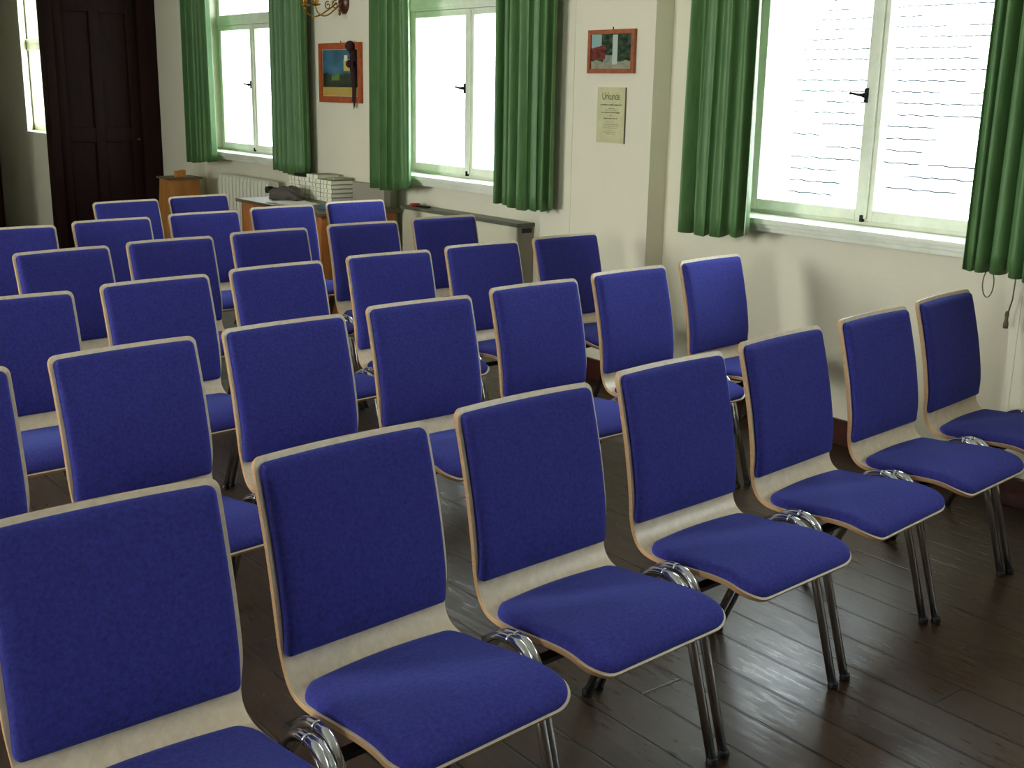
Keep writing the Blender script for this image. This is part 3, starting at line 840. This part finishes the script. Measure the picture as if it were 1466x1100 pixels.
# ------------------------------------------------------------------ wall lamp
root = empty('wall_lamp'); tag(root, 'brass wall lamp with a curled arm on a brown wall plate', 'lamp')
bm = bmesh.new(); lathe(bm, [(.004,-.040),(.030,-.034),(.052,-.020),(.062,-.008),(.062,-.001)], (PX,7.10,2.06), 'x', 28)
for v in bm.verts: v.co.z = 2.06+(v.co.z-2.06)*1.25
obj('wall_plate', bm, M['brown_metal'], root, smooth=True)
bm = bmesh.new(); lathe(bm, [(.003,1.972),(.010,1.982),(.007,1.998),(.012,2.010)], (PX-.03,7.12,0), 'z', 12); obj('finial', bm, M['brass'], root, smooth=True)
for sgn in (1, -1):
    bm = bmesh.new(); y0 = 7.10+sgn*.03
    arc = [(PX-.04,y0,2.055),(PX-.08,y0+.012*sgn,2.022),(PX-.115,y0+.02*sgn,1.998),(PX-.155,y0+.03*sgn,1.972),(PX-.20,y0+.038*sgn,1.960),(PX-.24,y0+.043*sgn,1.975),(PX-.258,y0+.045*sgn,2.005),(PX-.26,y0+.045*sgn,2.028)]
    c, _ = smooth_curve([Vector(p) for p in arc], 40); tube(bm, c, .0050, 8)
    sp = []
    for k in range(30):
        t = k/29*math.pi*2.6; rr = .006+.022*k/29
        sp.append((PX-.10-rr*math.cos(t)*.9, y0+.02*sgn, 2.035+rr*math.sin(t)))
    tube(bm, sp, .0038, 8)
    arm = obj('arm', bm, M['brass'], root, smooth=True)
    e = arc[-1]
    bm = bmesh.new(); lathe(bm, [(.004,2.018),(.030,2.026),(.034,2.032),(.012,2.034),(.019,2.044),(.021,2.062),(.016,2.074),(.013,2.080)], (e[0],e[1],0), 'z', 20); obj('candle_cup', bm, M['brass'], arm, smooth=True)
    bm = bmesh.new(); lathe(bm, [(.012,2.080),(.012,2.150),(.010,2.153)], (e[0],e[1],0), 'z', 16); obj('candle_sleeve', bm, M['paper'], arm, smooth=True)

# ------------------------------------------------------------------ light
w = bpy.data.worlds.new('overcast_sky'); scn.world = w; w.use_nodes = True
t = w.node_tree; bg = t.nodes['Background']
tc = t.nodes.new('ShaderNodeTexCoord'); sx = t.nodes.new('ShaderNodeSeparateXYZ'); rp = t.nodes.new('ShaderNodeValToRGB')
t.links.new(tc.outputs['Generated'], sx.inputs[0]); t.links.new(sx.outputs['Z'], rp.inputs['Fac'])
rp.color_ramp.elements[0].position = 0; rp.color_ramp.elements[0].color = (.86,.92,.93,1)
rp.color_ramp.elements[1].position = .6; rp.color_ramp.elements[1].color = (.97,1.0,1.0,1)
mc = t.nodes.new('ShaderNodeMix'); mc.data_type = 'RGBA'; mc.blend_type = 'MULTIPLY'; mc.inputs[0].default_value = 1
cx = t.nodes.new('ShaderNodeMapRange'); cx.inputs['From Min'].default_value = -1; cx.inputs['From Max'].default_value = 1; t.links.new(sx.outputs['X'], cx.inputs['Value'])
cr = t.nodes.new('ShaderNodeValToRGB'); t.links.new(cx.outputs[0], cr.inputs['Fac'])
cr.color_ramp.elements[0].color = (1.0,.97,.88,1); cr.color_ramp.elements[1].color = (.80,.92,1.0,1)
t.links.new(rp.outputs['Color'], mc.inputs[6]); t.links.new(cr.outputs['Color'], mc.inputs[7]); t.links.new(mc.outputs[2], bg.inputs['Color']); rx = t.nodes.new('ShaderNodeValToRGB'); t.links.new(sx.outputs['X'], rx.inputs['Fac'])
mr = t.nodes.new('ShaderNodeMapRange'); t.links.new(sx.outputs['X'], mr.inputs['Value']); t.nodes.remove(rx)
mr.inputs['From Min'].default_value = -1; mr.inputs['From Max'].default_value = .2; mr.inputs['To Min'].default_value = 20; mr.inputs['To Max'].default_value = 6
t.links.new(mr.outputs[0], bg.inputs['Strength'])
for yc, nm in wins:
    la = bpy.data.lights.new('sky_portal', 'AREA'); la.shape = 'RECTANGLE'; la.size = 1.36; la.size_y = ZT-ZS
    la.cycles.is_portal = True
    lo = bpy.data.objects.new('sky_portal', la); C.objects.link(lo)
    lo.matrix_world = Matrix(((0,0,1,GX+.10),(1,0,0,yc),(0,1,0,(ZS+ZT)/2),(0,0,0,1)))   # area light shines along local -z = -x
for yc, hw_ in lw:
    la = bpy.data.lights.new('sky_portal', 'AREA'); la.shape = 'RECTANGLE'; la.size = hw_*2; la.size_y = 1.6
    la.cycles.is_portal = True
    lo = bpy.data.objects.new('sky_portal', la); C.objects.link(lo)
    lo.matrix_world = Matrix(((0,0,-1,XL-.2),(1,0,0,yc),(0,-1,0,1.8),(0,0,0,1)))

# ------------------------------------------------------------------ camera
cam = bpy.data.cameras.new('camera'); co = bpy.data.objects.new('camera', cam); C.objects.link(co)
r = Vector((0.7888035128194256, -0.6143939919354252, 0.01757955737175387))
u = Vector((0.1381786233171405, 0.20512762455353736, 0.9689320542242386))
F = Vector((0.5989120855533923, 0.7618678890192679, -0.24670150680409395))
mw = Matrix(((r.x,u.x,-F.x,0),(r.y,u.y,-F.y,0),(r.z,u.z,-F.z,1.5110464),(0,0,0,1)))
co.matrix_world = mw
cam.sensor_fit = 'HORIZONTAL'; cam.sensor_width = 36; cam.lens = 1654.6625*36/1466; cam.clip_start = .05; cam.clip_end = 200
scn.camera = co
vs = scn.view_settings; vs.view_transform = 'Standard'; vs.look = 'None'; vs.gamma = 1; vs.use_curve_mapping = False
vs.exposure = 1.0
scn.cycles.use_denoising = True
scn.cycles.max_bounces = 10; scn.cycles.diffuse_bounces = 6; scn.cycles.sample_clamp_indirect = 8
